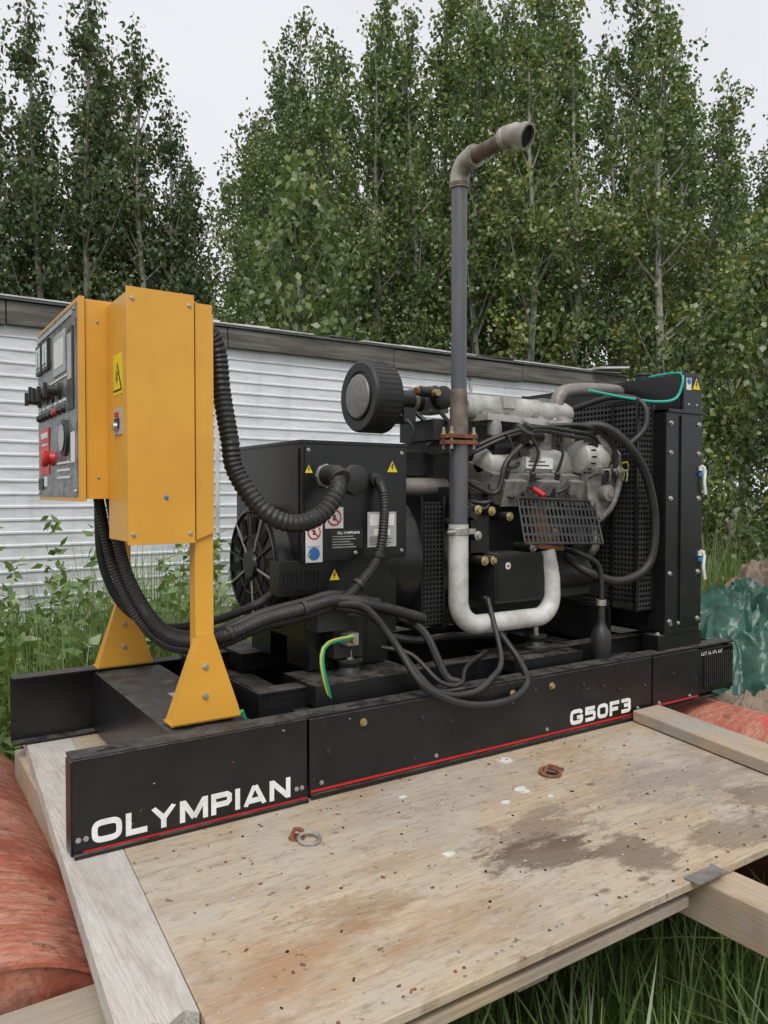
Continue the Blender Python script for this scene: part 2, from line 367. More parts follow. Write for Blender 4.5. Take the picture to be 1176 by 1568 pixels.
# ------------------------------------------------------------------ control cabinet
b=MB()
for y in (.10,.86):
    b.box(.317,.365,y,y+.006,.222,1.275,YEL); b.box(.317,.321,y+.006,y+.04,.222,1.2,YEL); b.box(.361,.365,y+.006,y+.04,.222,1.2,YEL)
    b.prism([(.255,y-.006,.222),(.436,y-.006,.222),(.428,y-.006,.25),(.362,y-.006,.444),(.320,y-.006,.444),(.262,y-.006,.25)],(0,.005,0),YEL)
    b.box(.255,.436,y,y+.065,.2165,.222,YEL)
    b.prism([(.258,y,.222),(.258,y+.06,.222),(.318,y+.012,.44),(.318,y,.44)],(.004,0,0),YEL)
    for z in (.285,.36): b.bolt((.34,y-.006,z),(0,-1,0),.006,STEEL)
    b.bolt((.29,y+.035,.222),(0,0,1),.008,STEEL); b.bolt((.41,y+.035,.222),(0,0,1),.008,STEEL)
b.box(.330,.352,.106,.86,.72,.74,YEL)
b.box(.155,.314,.092,.289,.682,1.283,YEL)
b.box(.148,.312,.083,.090,.676,1.289,YEL)
b.prism([(.318,.092,1.276),(.365,.092,1.250),(.365,.092,.70),(.318,.092,.682)],(0,.008,0),YEL)
b.prism([(.316,.11,1.285),(.364,.11,1.262),(.364,.11,.70),(.316,.11,.70)],(0,.18,0),YEL)
b.bolt((.24,.083,.789),(0,-1,0),.004,BLUE); 
for z in (.70,1.262): b.bolt((.155+.006,.083,z),(0,-1,0),.004,STEEL); b.bolt((.30,.083,z),(0,-1,0),.004,STEEL)
b.box(.100,.30,.293,.862,.785,1.292,YEL)
b.box(.084,.098,.286,.870,.778,1.300,YEL)
b.box(.098,.100,.290,.866,.782,1.296,VOID)
b.box(.10,.316,.30,.86,1.292,1.297,YEL)
for z in (.84,1.24): b.bolt((.13,.293,z),(0,-1,0),.003,STEEL)
b.build('cabinet_shell',G,.003)
b=MB()
x=.084
def pl(y0,y1,z0,z1,m,t=.002): b.box(x-t,x,y0,y1,z0,z1,m)
pl(.31,.862,.79,1.29,PANEL)
x=.082
for y in (.66,.77):
    pl(y,y+.085,1.165,1.255,BLKM,.008); b.box(x-.009,x-.008,y+.008,y+.077,1.175,1.245,GLASS)
    b.box(x-.0098,x-.009,y+.015,y+.07,1.18,1.185,BLKM); b.box(x-.0098,x-.009,y+.04,y+.043,1.185,1.235,BLKM)
pl(.44,.60,1.13,1.245,GRL,.003); pl(.46,.58,1.15,1.225,WHT,.004)
pl(.34,.41,1.02,1.235,BLKM,.003); pl(.355,.40,1.10,1.22,GRL,.0045)
pl(.36,.86,1.265,1.278,GRL,.003); pl(.345,.855,1.115,1.120,WHT,.0025)
for y,z in ((.83,1.09),(.76,1.10),(.70,1.09),(.62,1.085),(.52,1.085)):
    b.lathe((x,y,z),(-1,0,0),[(0,.024),(.006,.024),(.008,.016),(.035,.014)],BLKM,14)
    b.box(x-.044,x-.034,y-.005,y+.005,z-.02,z+.02,BLKM)
for i,y in enumerate((.82,.76,.70,.64,.58,.52,.46)): 
    b.lathe((x,y,1.03),(-1,0,0),[(0,.012),(.004,.012),(.012,.008)],BLKM if i not in (4,) else RED,12); pl(y-.018,y+.018,1.050,1.058,WHT,.003)
pl(.68,.82,.855,.995,RED,.003); pl(.695,.80,.965,.982,WHT,.004)
for z in (.885,.905,.925,.943): pl(.70,.79,z,z+.005,WHT,.004)
b.lathe((x,.62,.90),(-1,0,0),[(0,.022),(.016,.016),(.018,.024),(.028,.025),(.034,.018)],RED,20)
b.lathe((x,.45,.95),(-1,0,0),[(0,.050),(.008,.050),(.010,.038),(.012,.038)],BLKM,24)
b.lathe((x,.45,.95),(-1,0,0),[(.012,.036),(.013,.036)],GRL,24)
pl(.78,.85,.81,.845,BLKM,.004); pl(.72,.76,.82,.85,WHT,.003); pl(.335,.375,.88,.96,WHT,.003)
for z in (.84,.86,.88): pl(.40,.56,z,z+.006,WHT,.003)
for y,z in ((.33,.805),(.85,.80),(.33,1.275),(.85,1.28)): b.bolt((x,y,z),(-1,0,0),.004,STEEL)
b.build('control_panel_instruments',G,.001)
def tri(b,c,s,ax):
    x,y,z=c
    def P(u,w,d): return (x+u,y-d,z+w) if ax=='Y' else (x-d,y-u,z+w)
    b.add([P(-s,-s*.8,0.0008),P(s,-s*.8,.0008),P(0,s,.0008)],[(0,1,2)],BLKM)
    k=.80; b.add([P(-s*k,-s*.70,0.0014),P(s*k,-s*.70,.0014),P(0,s*.76,.0014)],[(0,1,2)],YLB)
    b.add([P(-.02*s,.45*s,.002),P(.2*s,.35*s,.002),P(.02*s,-.02*s,.002),P(.2*s,-.02*s,.002),P(-.1*s,-.6*s,.002),P(-.02*s,-.15*s,.002),P(-.22*s,-.12*s,.002)],[(0,6,5,2,1),(5,4,3,2)],BLKM)
b=MB()
x=.155
b.box(x-.001,x,.150,.232,1.045,1.145,YLB); tri(b,(x-.0012,.19,1.085),.040,'X')
b.box(x-.003,x,.155,.225,.945,1.01,GRL); b.box(x-.006,x-.003,.17,.21,.96,.985,BLKM); b.box(x-.007,x-.003,.175,.205,.99,1.0,RED)
b.lathe((x-.003,.19,.965),(-1,0,0),[(0,.012),(.012,.010)],STEEL,12)
b.build('cabinet_labels',G)
# ------------------------------------------------------------------ alternator end
b=MB(); cy=.46; cz=.575
b.lathe((.63,cy,cz),(1,0,0),[(0,.172),(.004,.184),(.05,.186),(.06,.20),(.08,.212),(.095,.212),(.1,.2),(.36,.2),(.365,.215),(.40,.222)],BLK,48)
b.lathe((1.03,cy,cz),(1,0,0),[(0,.222),(.02,.236),(.09,.238),(.10,.228)],BLK,48)
b.lathe((.629,cy,cz),(-1,0,0),[(0,.045),(.012,.04)],BLK,24)
for rr_ in (.09,.168):
    b.tube(None,.004,BLKM,6,path=[V((.628,cy+rr_*math.cos(t),cz+rr_*math.sin(t))) for t in [i*2*math.pi/40 for i in range(41)]])
for i in range(10):
    a=2*math.pi*i/10+.2
    T=Matrix.Translation(V((.627,cy,cz)))@Matrix.Rotation(a,4,'X')
    b.box(-.004,.0,.05,.165,-.003,.003,GRL if i%2 else BLKM,T)
    T2=Matrix.Translation(V((.627,cy,cz)))@Matrix.Rotation(a+.31,4,'X')
    b.box(-.0015,.0,.10,.155,-.014,.014,VOID,T2)
b.box(.70,1.03,.245,.675,.36,.60,BLK)
b.box(.615,.76,.236,.30,.50,.60,BLK)
for i in range(9): b.box(.628+i*.014,.636+i*.014,.234,.236,.512,.57,VOID)
b.box(.72,1.0,.25,.40,.27,.37,BLK); b.box(.72,1.0,.52,.67,.27,.37,BLK)
b.box(.68,1.05,.218,.70,.60,.945,BLK); b.box(.676,1.054,.214,.704,.945,.955,BLK)
b.box(.688,1.042,.2145,.218,.607,.938,BLK)
b.box(.676,.68,.235,.685,.62,.93,BLK)
for x,z in ((.70,.62),(.70,.925),(1.03,.62),(1.03,.925),(.86,.62)): b.bolt((x,.2145,z),(0,-1,0),.0045,STEEL)
b.lathe((.855,.2145,.84),(0,-1,0),[(0,.046),(.012,.045),(.016,.038)],BLKM,28)
b.lathe((.755,.2145,.85),(0,-1,0),[(0,.036),(.012,.036),(.013,.028),(.03,.028)],STEEL,8)
b.build('alternator',G,.002)
b=MB(); yf=.2140
def lab(x0,x1,z0,z1,m,t=.0010): b.box(x0,x1,yf-t,yf,z0,z1,m)
def prohib(cx,cz,r):
    b.lathe((cx,yf-.0014,cz),(0,-1,0),[(0,r),(.0004,r)],RED,24); b.lathe((cx,yf-.0020,cz),(0,-1,0),[(0,r*.78),(.0003,r*.78)],WHT,24)
    b.box(-r*.8,r*.8,-.0002,.0,-r*.1,r*.1,RED,Matrix.Translation(V((cx,yf-.0030,cz)))@Matrix.Rotation(math.radians(45),4,'Y'))
    b.box(cx-r*.22,cx+r*.18,yf-.0027,yf-.0025,cz-r*.35,cz+r*.35,BLKM)
lab(.754,.816,.695,.758,WHT); prohib(.785,.727,.025)
lab(.689,.745,.597,.724,WHT); prohib(.717,.685,.022); b.lathe((.717,yf-.0014,.622),(0,-1,0),[(0,.019),(.0005,.019)],BLUE,20); lab(.697,.737,.641,.645,GRL,.0016)
lab(.771,.885,.632,.690,BLKM)
for i in range(5): lab(.779,.86-.01*(i%3),.637+i*.008,.6392+i*.008,GRL,.0014)
lab(.902,1.008,.634,.742,GRL); lab(.91,1.0,.70,.735,WHT,.0015); lab(.925,.985,.67,.69,WHT,.0015)
for i in range(5): lab(.91,.98+.01*(i%2),.640+i*.006,.642+i*.006,BLKM,.0018)
tri(b,(.993,yf,.882),.024,'Y')
tri(b,(.802,.243,.553),.022,'Y'); tri(b,(.70,yf,.87),.016,'Y')
b.build('alternator_labels',G)
word('alternator_lettering','OLYMPIAN',.795,.872,.677,.008,yf-.0016,G)
# ------------------------------------------------------------------ engine
b=MB()
b.perf((1.125,.235,.37),(.085,0,0),(0,0,.40),6,26,.62,.6,BLKM)
b.box(1.118,1.126,.23,.69,.35,.79,BLK); b.box(1.208,1.216,.23,.69,.35,.79,BLK)
b.box(1.13,1.205,.26,.66,.36,.76,VOID)
b.perf((1.125,.235,.77),(.085,0,0),(0,.4,0),6,26,.62,.6,BLKM)
b.lathe((1.216,.46,.57),(1,0,0),[(0,.235),(.05,.24),(.06,.225),(.12,.22),(.15,.19)],BLK,40)
for a in range(-60,250,24):
    r=math.radians(a); b.bolt((1.268,.46-.228*math.cos(r),.57+.228*math.sin(r)),(-1,0,0),.008,BRASS)
b.box(1.36,1.93,.29,.65,.40,.82,BLKM); b.box(1.40,1.86,.33,.62,.32,.41,BLK)
b.box(1.37,1.64,.155,.30,.43,.595,BLKM); b.box(1.375,1.635,.150,.155,.44,.585,BLK)
b.lathe((1.42,.149,.555),(0,-1,0),[(0,.012),(.001,.012)],WHT,14); b.box(1.412,1.428,.147,.148,.553,.557,RED); b.box(1.418,1.422,.1465,.1475,.547,.563,RED)
for x,z,mm in ((1.30,.745,BRASS),(1.36,.74,BRASS),(1.30,.66,STEEL),(1.44,.72,BRASS),(1.33,.575,BRASS),(1.37,.575,BRASS),(1.24,.70,STEEL),(1.55,.61,STEEL),(1.66,.66,BRASS)):
    b.cyl((x,.25,z),(x,.165,z),.016,BLKM,14); b.lathe((x,.165,z),(0,-1,0),[(0,.016),(.004,.016),(.005,.010),(.012,.009)],mm,8)
b.box(1.30,1.38,.20,.32,.60,.80,BLKM); b.box(1.24,1.30,.24,.3,.66,.82,BLKM)
b.box(1.68,1.90,.22,.32,.42,.72,BLKM); b.cyl((1.70,.24,.50),(1.88,.24,.50),.055,BLKM,20)
b.lathe((1.80,.20,.62),(0,-1,0),[(0,.05),(.03,.05),(.035,.04)],BLK,24)
def head(y,z,tilt):
    b.ob((1.62,y,z),(.50,.14,.10),(tilt,0,0),ALU2)
    for i in range(3): b.ob((1.46+i*.16,y-.05,z-.03),(.10,.08,.09),(tilt,0,0),ALU2)
    b.lathe((1.37,y-.01,z+.06),(1,0,0),[(0,.03),(.01,.05),(.03,.056),(.44,.056),(.47,.05),(.48,.03)],ALU,20)
    for k in range(3): b.lathe((1.45+k*.13,y-.01,z+.06),(1,0,0),[(0,.057),(.004,.060),(.012,.060),(.016,.057)],ALU,20)
    for i in range(4): b.bolt((1.42+i*.125,y-.055,z+.035),(0,-1,.4),.008,STEEL)
head(.25,.84,20); head(.62,.90,-20)
b.box(1.53,1.66,.178,.184,.885,.925,WHT); b.box(1.54,1.64,.1765,.178,.895,.899,BLKM); b.box(1.54,1.62,.1765,.178,.908,.912,BLKM)
b.lathe((1.36,.31,1.10),(1,0,0),[(0,.03),(.01,.042),(.18,.046),(.2,.036),(.24,.036),(.26,.046),(.48,.046),(.51,.036)],ALU,24)
b.box(1.38,1.86,.36,.56,.96,1.06,ALU2); b.box(1.44,1.82,.30,.40,1.04,1.08,ALU)
b.ob((1.62,.27,1.055),(.46,.10,.022),(0,1.5,0),ALU)
for i in range(4):
    xx=1.42+i*.12; b.tube([(xx,.34,1.08),(xx+.01,.25,1.06),(xx+.02,.24,.98),(xx+.02,.27,.90)],.026,ALU2,12)
b.box(1.50,1.56,.26,.29,1.10,1.14,ALU); b.box(1.7,1.78,.28,.36,1.13,1.15,ALU2)
for i in range(6): b.bolt((1.40+i*.085,.25,1.068),(0,0,1),.007,STEEL)
b.cyl((1.10,.42,1.122),(1.26,.42,1.122),.035,BLKM,20); b.lathe((1.115,.42,1.122),(1,0,0),[(0,.042),(.014,.042)],STEEL,20); b.lathe((1.21,.42,1.122),(1,0,0),[(0,.042),(.014,.042)],STEEL,20)
b.box(1.25,1.33,.36,.47,1.08,1.17,ALU2); b.lathe((1.29,.36,1.13),(0,-1,0),[(0,.04),(.03,.04),(.04,.02)],BLKM,20)
b.cyl((1.24,.36,1.14),(1.24,.30,1.14),.012,BRASS,12); b.lathe((1.19,.34,1.145),(1,0,0),[(0,.018),(.06,.018),(.062,.024),(.07,.024)],BLKM,16); b.lathe((1.185,.34,1.145),(1,0,0),[(-.012,.012),(.0,.016)],RUST,12)
b.box(1.14,1.19,.36,.45,1.04,1.09,BLKM); b.box(1.22,1.40,.30,.5,.98,1.05,BLKM)
b.box(1.05,1.26,.38,.54,.86,.94,BLKM); b.cyl((1.0,.40,.82),(1.30,.34,.82),.032,COOLP,16)
b.box(1.25,1.42,.34,.60,.80,.98,BLKM)
for (a_,c_) in (((1.12,.40,1.09),(1.16,.36,.95)),((1.2,.38,1.08),(1.24,.33,.93)),((1.27,.33,1.08),(1.22,.34,.96))):
    b.tube([a_,((a_[0]+c_[0])/2+.03,a_[1]-.05,(a_[2]+c_[2])/2),c_],.008,RUB,8)
b.cyl((1.39,.22,.96),(1.46,.22,.96),.04,BLKM,16); b.cyl((1.55,.20,1.0),(1.62,.20,1.0),.022,BLKM,16)
b.lathe((1.50,.19,.98),(.2,-.6,.8),[(0,.03),(.03,.034),(.05,.034),(.055,.02),(.07,.018)],BLKM,20)
b.lathe((1.93,.30,.62),(1,0,0),[(0,.07),(.01,.08),(.014,.068),(.022,.08),(.03,.08)],STEEL,32)
b.lathe((1.93,.46,.80),(1,0,0),[(0,.07),(.01,.075),(.014,.062),(.022,.075),(.03,.07)],BLKM,32)
b.lathe((1.76,.17,.93),(1,0,0),[(0,.03),(.01,.055),(.03,.062),(.06,.062),(.065,.070),(.085,.070),(.09,.062),(.12,.062),(.14,.045),(.15,.02),(.19,.02)],ALU,28)
for i in range(16):
    a=2*math.pi*i/16; T=Matrix.Translation(V((1.785,.17,.93)))@Matrix.Rotation(a,4,'X'); b.box(0,.022,.048,.0635,-.003,.003,VOID,T)
b.lathe((1.95,.17,.93),(1,0,0),[(0,.034),(.004,.036),(.008,.028),(.016,.028),(.02,.036),(.024,.034)],STEEL,24)
b.prism([(1.79,.14,.87),(1.95,.14,.88),(1.93,.14,.76),(1.87,.14,.70),(1.80,.14,.78)],(0,.03,0),ALU2)
b.tube([(1.83,.13,1.0),(1.90,.11,.94),(1.955,.13,.86),(1.92,.14,.75),(1.87,.16,.70)],.015,ALU2,10)
b.lathe((1.88,.11,.80),(0,-1,0),[(-.03,.03),(0,.03),(.004,.015),(.008,.015)],ALU2,16)
b.lathe((1.91,.10,.885),(0,-1,0),[(-.03,.02),(0,.02),(.004,.012),(.012,.012)],STEEL,12)
b.tube([(1.962,.205,.955),(1.955,.40,.86),(1.945,.53,.80),(1.945,.46,.73),(1.945,.36,.58),(1.945,.30,.545),(1.945,.225,.62),(1.955,.135,.90),(1.962,.16,.965)],.006,RUB,6,.02)
b.cyl((1.95,.46,.72),(1.985,.46,.72),.05,BLKM,20)
for i in range(7):
    T=Matrix.Translation(V((1.968,.46,.72)))@Matrix.Rotation(i*2*math.pi/7,4,'X')@Matrix.Rotation(.5,4,'Y'); b.box(-.003,.003,-.05,.05,.04,.30,BLKM,T)
b.build('engine',G,.002)
b=MB()
o=V((1.45,.135,.784)); u=V((1.837,.145,.770))-o; v=V((1.418,.065,.635))-o
b.perf(o,u,v,19,5,.52,.74,BLKM); 
b.tube([o,o+u],.005,BLKM,8); b.tube([o+v,o+u+v],.004,BLKM,8); b.tube([o,o+v],.004,BLKM,8); b.tube([o+u,o+u+v],.004,BLKM,8)
for k in range(5):
    p=o+u*(.1+.2*k); b.prism([p,p+u*.10,p+u*.08+V((0,.05,.05)),p+u*.02+V((0,.05,.05))],(0,.003,.003),BLKM)
b.cyl((1.52,.13,.815),(1.53,.09,.79),.009,RED,12)
b.build('heat_shield',G)
b=MB(); rr=random.Random(8)
for i in range(14):
    x0=rr.uniform(1.25,1.6);x1=x0+rr.uniform(.12,.30); z0=rr.uniform(.76,.92);z1=rr.uniform(.78,.92); y0=rr.uniform(.18,.22);y1=rr.uniform(.16,.2)
    x1=max(1.2,min(1.95,x1)); md=((x0+x1)/2,rr.uniform(.15,.18),(z0+z1)/2-rr.uniform(.0,.06))
    b.tube([(x0,y0+.04,z0),md,(x1,y1+.04,z1)],rr.uniform(.004,.007),RUB,8,.015)
for dz in (0,.018):
    b.tube([(1.30,.24,.92+dz),(1.42,.17,.985+dz*.7),(1.56,.15,1.015+dz*.6),(1.70,.13,1.0+dz),(1.80,.12,.985+dz),(1.87,.13,.92+dz)],.0085,RUB,8,.02,corr=.15,pitch=.009)
b.tube([(1.24,.2,.86),(1.36,.15,.80),(1.40,.14,.90),(1.47,.14,.96)],.009,RUB,8)
for (x,z) in ((1.42,1.0),(1.54,.99),(1.66,.99)):
    b.tube([(x,.16,z),(x+.02,.15,z-.05),(x+.01,.17,z-.12)],.0055,RUB,8); b.lathe((x+.01,.175,z-.15),(0,-.3,1),[(0,.010),(.03,.012),(.035,.008)],BLKM,10)
for i in range(14):
    x=rr.uniform(1.25,1.75);z=rr.uniform(.72,.84) if i%2 else rr.uniform(.93,1.0); b.ob((x,rr.uniform(.16,.21),z),(rr.uniform(.02,.05),.03,rr.uniform(.02,.045)),(rr.uniform(-30,30),rr.uniform(-40,40),rr.uniform(-30,30)),rr.choice((BLKM,BLKM,STEEL,BLKM)))
for i in range(7):
    x=rr.uniform(1.78,1.95);z=rr.uniform(.84,1.0)
    b.tube([(x,.15,z),(x+.015,.09,z+.02),(x+.04,.11,z-.02)],.003,rr.choice((WHT,YW,GRL,STEEL,RUB)),6)
b.build('engine_wiring',G)
b=MB()
b.tube([(1.74,.18,1.03),(1.82,.10,1.04),(1.90,.05,.976),(1.997,.04,.859),(2.04,.035,.69),(2.01,.04,.536),(1.89,.07,.481),(1.775,.12,.519),(1.744,.2,.573)],.016,RUB,12)
b.tube([(1.66,.2,1.04),(1.76,.13,1.04),(1.86,.10,1.0),(1.90,.10,.90),(1.88,.14,.84)],.009,RUB,10)
b.tube([(1.88,.30,1.12),(1.96,.16,1.16),(2.01,.07,1.13),(2.0,.05,1.04),(1.94,.08,.97)],.011,RUB,10)
b.tube([(1.724,.2,.60),(1.74,.12,.585),(1.80,.09,.54),(1.805,.08,.45),(1.804,.08,.38)],.010,RUB,10,corr=.12)
b.lathe((1.804,.08,.205),(0,0,1),[(0,.03),(.01,.034),(.06,.036),(.10,.034),(.115,.022),(.13,.015),(.15,.013),(.165,.014),(.2,.011)],RUB,24)
b.lathe((1.804,.08,.40),(0,0,1),[(0,.018),(.02,.018)],STEEL,12)
LA=[(.930,.200,.840),(.935,.175,.80),(.931,.165,.731),(.902,.15,.615),(.827,.14,.533),(.75,.14,.482),(.64,.15,.453),(.526,.16,.435),(.421,.18,.398),(.356,.25,.376),(.298,.35,.393),(.246,.42,.479),(.208,.48,.605),(.177,.5,.79)]
b.tube(LA,.0155,RUB,12,corr=.12,pitch=.009)
b.lathe((.93,.214,.84),(0,-1,0),[(0,.022),(.015,.022),(.016,.017),(.03,.017)],BLKM,14)
L2=[(1.1,.20,.40),(.90,.13,.46),(.75,.125,.495),(.64,.13,.478),(.526,.13,.46),(.43,.15,.425),(.37,.22,.40),(.31,.31,.41),(.262,.38,.49),(.228,.44,.61),(.20,.45,.79)]
b.tube(L2,.0175,RUB,12,corr=.1,pitch=.009)
b.tube([(p[0]+.01,p[1]+.035,p[2]+.012) for p in L2[1:]],.012,RUB,10,corr=.1,pitch=.009)
b.tube([(.62,.30,.50),(.56,.30,.47),(.47,.40,.42),(.36,.50,.40),(.26,.55,.46),(.20,.56,.60),(.19,.56,.79)],.013,RUB,10,corr=.1,pitch=.009)
b.tube([(.739,.12,.486),(.824,.10,.468),(.90,.06,.363),(.95,-.02,.245),(1.105,-.035,.175),(1.269,-.025,.165),(1.365,.0,.20),(1.404,.08,.255),(1.382,.15,.34),(1.36,.2,.45)],.0115,RUB,10,corr=.1,pitch=.008)
b.tube([(.739,.13,.475),(.85,.11,.44),(.93,.07,.33),(1.0,.0,.225),(1.12,-.02,.205),(1.22,.0,.235),(1.30,.05,.28),(1.34,.16,.45)],.0095,RUB,10,corr=.1,pitch=.008)
b.tube([(.93,.18,.33),(1.0,.12,.31),(1.05,.04,.235),(1.12,.03,.222),(1.2,.10,.25),(1.35,.18,.27)],.007,RUB,8)
b.tube([(1.05,.25,.40),(1.08,.16,.36),(1.10,.08,.24),(1.13,.05,.22)],.014,RUB,8,corr=.1)
b.tube([(.95,.3,.36),(1.08,.22,.33),(1.25,.25,.32),(1.5,.25,.30)],.012,RUB,8)
for p,ax in ((LA[4],(.6,0,.5)),(L2[3],(1,0,.1)),(L2[5],(.8,.1,.3)),(LA[3],(.3,0,1))):
    a=V(ax).normalized(); b.lathe(V(p)-a*.006,a,[(0,.021),(.012,.021)],BLKM,14)
b.box(.70,.80,.16,.24,.40,.46,BLKM); b.box(.790,.825,.14,.19,.355,.39,STEEL); b.box(.77,.87,.19,.25,.31,.43,BLKM); b.lathe((.80,.138,.372),(0,-1,0),[(0,.010),(.02,.008)],BRASS,10)
b.build('cable_looms',G)
b=MB()
b.tube([(.37,.22,1.24),(.41,.235,1.235),(.437,.245,1.18),(.445,.24,1.08),(.455,.21,.95),(.468,.20,.86),(.521,.15,.757),(.60,.12,.716),(.68,.11,.738),(.735,.115,.80),(.755,.14,.845)],.0265,RUB,18,corr=.13,pitch=.0145)
b.tube([(.757,.125,.838),(.757,.15,.85),(.756,.20,.852)],.031,BLKM,14)
b.cyl((.363,.22,1.24),(.385,.225,1.24),.034,BLKM,16)
b.build('main_conduit',G)
b=MB()
b.tube([(.79,.12,.385),(.706,.11,.377),(.680,.10,.347),(.688,.10,.283),(.717,.11,.20),(.72,.12,.17)],.0070,GRNW,8)
b.tube([(.79,.115,.389),(.705,.106,.382),(.675,.097,.347),(.683,.097,.283),(.712,.107,.20)],.0030,YW,8)
b.tube([(.44,.10,.23),(.455,.11,.20),(.47,.11,.16)],.006,GRNW,8)
b.tube([(1.80,.14,1.17),(1.95,.10,1.15),(2.08,.06,1.14),(2.17,.04,1.16),(2.19,.03,1.24),(2.22,.10,1.262),(2.25,.3,1.262)],.005,TEAL,8)
b.build('ground_wires',G)
b=MB()
b.lathe((.995,.42,1.122),(1,0,0),[(0,.02),(0,.075),(.006,.076),(.008,.080),(.002,.084),(.0,.112),(.008,.119),(.02,.1185),(.10,.1185),(.108,.112),(.112,.06),(.12,.045)],BLKM,48)
b.lathe((.994,.42,1.122),(-1,0,0),[(0,.073),(.004,.070),(.008,.05),(.010,.0)],FILT,40,False)
for i in range(40):
    a=2*math.pi*i/40; T=Matrix.Translation(V((1.01,.42,1.122)))@Matrix.Rotation(a,4,'X'); b.box(0,.085,.1175,.1197,-.002,.002,BLKM,T)
b.build('air_filter',G)
# exhaust
b=MB()
ex=1.207
b.cyl((ex,.15,1.12),(ex,.15,1.775),.025,PIPE,28)
b.lathe((ex,.15,1.765),(0,0,1),[(0,.026),(.002,.031),(.014,.032),(.018,.030)],RUSTP,28)
arc=[V((ex,.15-.052*(1-math.cos(t)),1.783+.058*math.sin(t)+.0)) for t in [i*math.pi/2/10 for i in range(11)]]
b.tube(None,.031,GALV2,28,path=[V((ex,.15,1.765))]+arc+[V((ex,.075,1.841))])
b.lathe((ex,.085,1.841),(0,-1,0),[(0,.031),(.0,.035),(.016,.035),(.016,.03)],GALV2,28)
b.cyl((ex,.08,1.841),(ex,-.09,1.841),.0235,RUSTP,24)
b.lathe((ex,-.058,1.841),(0,-1,0),[(0,.024),(0,.033),(.016,.034),(.018,.031)],GALV2,28)
e0=V((ex,-.07,1.841)); d1=V((.30,-.82,-.42)).normalized()
ep=[e0,e0+V((0,-.02,0)),e0+V((.003,-.038,-.003)),e0+V((.010,-.055,-.011))]
b.tube(None,.031,GALV2,28,path=ep)
b.lathe(ep[-1]-d1*.002,d1,[(0,.031),(0,.037),(.02,.038),(.021,.031),(-.03,.030)],GALV2,28,False)
b.lathe(ep[-1]+d1*.010,d1,[(0,.0305),(.0005,.030)],VOID,24)
b.lathe((ex,.15,.985),(0,0,1),[(0,.03),(.03,.030),(.10,.028),(.14,.0265),(.145,.0255)],RUSTP,28)
for z in (.955,.974): b.prism([(ex-.06,.13,z),(ex-.05,.115,z),(ex+.05,.115,z),(ex+.06,.13,z),(ex+.06,.17,z),(ex+.05,.185,z),(ex-.05,.185,z),(ex-.06,.17,z)],(0,0,.012),RUST)
for dx in (-.045,.045):
    for dy in (.13,.17): b.cyl((ex+dx,dy,.94),(ex+dx,dy,1.01),.005,STEEL,8); b.bolt((ex+dx,dy,.987),(0,0,1),.008,BRASS)
b.cyl((ex,.15,.68),(ex,.15,.956),.030,PIPE,28)
b.lathe((ex,.15,.665),(0,0,1),[(0,.033),(.002,.035),(.022,.035),(.024,.033)],STEEL,28); b.box(ex+.03,ex+.06,.135,.15,.668,.685,STEEL); b.cyl((ex-.06,.13,.677),(ex-.03,.13,.677),.005,STEEL,8)
R=.085
p2=[V((ex,.15,.70)),V((ex,.15,.60)),V((ex,.15,.455))]
p2+= [V((ex+R-R*math.cos(t),.15,.455-R*math.sin(t))) for t in [i*math.pi/2/10 for i in range(1,11)]]
xe=1.625
p2+= [V((x,.15,.370)) for x in (1.35,1.42,1.5)]
p2+= [V((xe-.07+.07*math.sin(t),.15,.440-.07*math.cos(t))) for t in [i*math.pi/2/10 for i in range(11)]]
p2+= [V((xe,.152,.50)),V((xe-.005,.156,.54)),V((xe-.012,.165,.60))]
b.tube(None,.032,GALV,28,path=p2)
b.ob((xe-.012,.17,.61),(.12,.07,.014),(0,6,0),RUST); b.ob((xe-.012,.17,.628),(.13,.06,.012),(0,6,0),RUST)
for dx in (-.045,.045): b.bolt((xe-.012+dx,.16,.634),(0,0,1),.008,RUST)
b.cyl((xe-.012,.17,.63),(xe-.03,.20,.74),.032,RUST,20)
b.box(1.24,1.30,.155,.20,.955,.962,BLKM); b.box(1.22,1.29,.165,.30,.93,.955,BLKM)
b.build('exhaust_pipe',G)
# ------------------------------------------------------------------ radiator
b=MB()
b.box(2.10,2.298,.025,.893,.27,.285,BLK); b.box(2.11,2.29,.06,.86,.285,1.11,VOID)
b.box(2.09,2.298,.025,.031,.285,1.11,BLK); b.box(2.09,2.298,.887,.893,.285,1.11,BLK)
b.box(2.09,2.096,.031,.10,.285,1.11,BLK); b.box(2.09,2.31,.015,.90,1.10,1.112,BLK)
b.box(2.17,2.298,.018,.025,.30,1.09,BLK)
b.box(2.19,2.29,.04,.88,1.112,1.25,BLK); b.prism([(2.19,.025,1.112),(2.30,.025,1.112),(2.30,.025,1.20),(2.28,.025,1.255),(2.19,.025,1.255)],(0,.01,0),BLK)
b.prism([(2.19,.885,1.112),(2.30,.885,1.112),(2.30,.885,1.20),(2.28,.885,1.255),(2.19,.885,1.255)],(0,.01,0),BLK)
b.lathe((2.24,.25,1.25),(0,0,1),[(0,.03),(.02,.03),(.022,.036),(.032,.034)],BLKM,20)
for z in (.32,.5,.78,.95,1.06): 
    b.bolt((2.115,.025,z),(0,-1,0),.007,STEEL); b.bolt((2.275,.018,z),(0,-1,0),.007,STEEL)
for x in (2.12,2.17,2.22,2.27): b.bolt((x,.025,.31),(0,-1,0),.006,STEEL); b.bolt((x,.025,1.135),(0,-1,0),.004,STEEL) if x>2.18 else None
b.box(1.993,2.09,.08,.84,1.138,1.145,BLK); b.box(1.993,2.09,.08,.84,.36,.367,BLK)
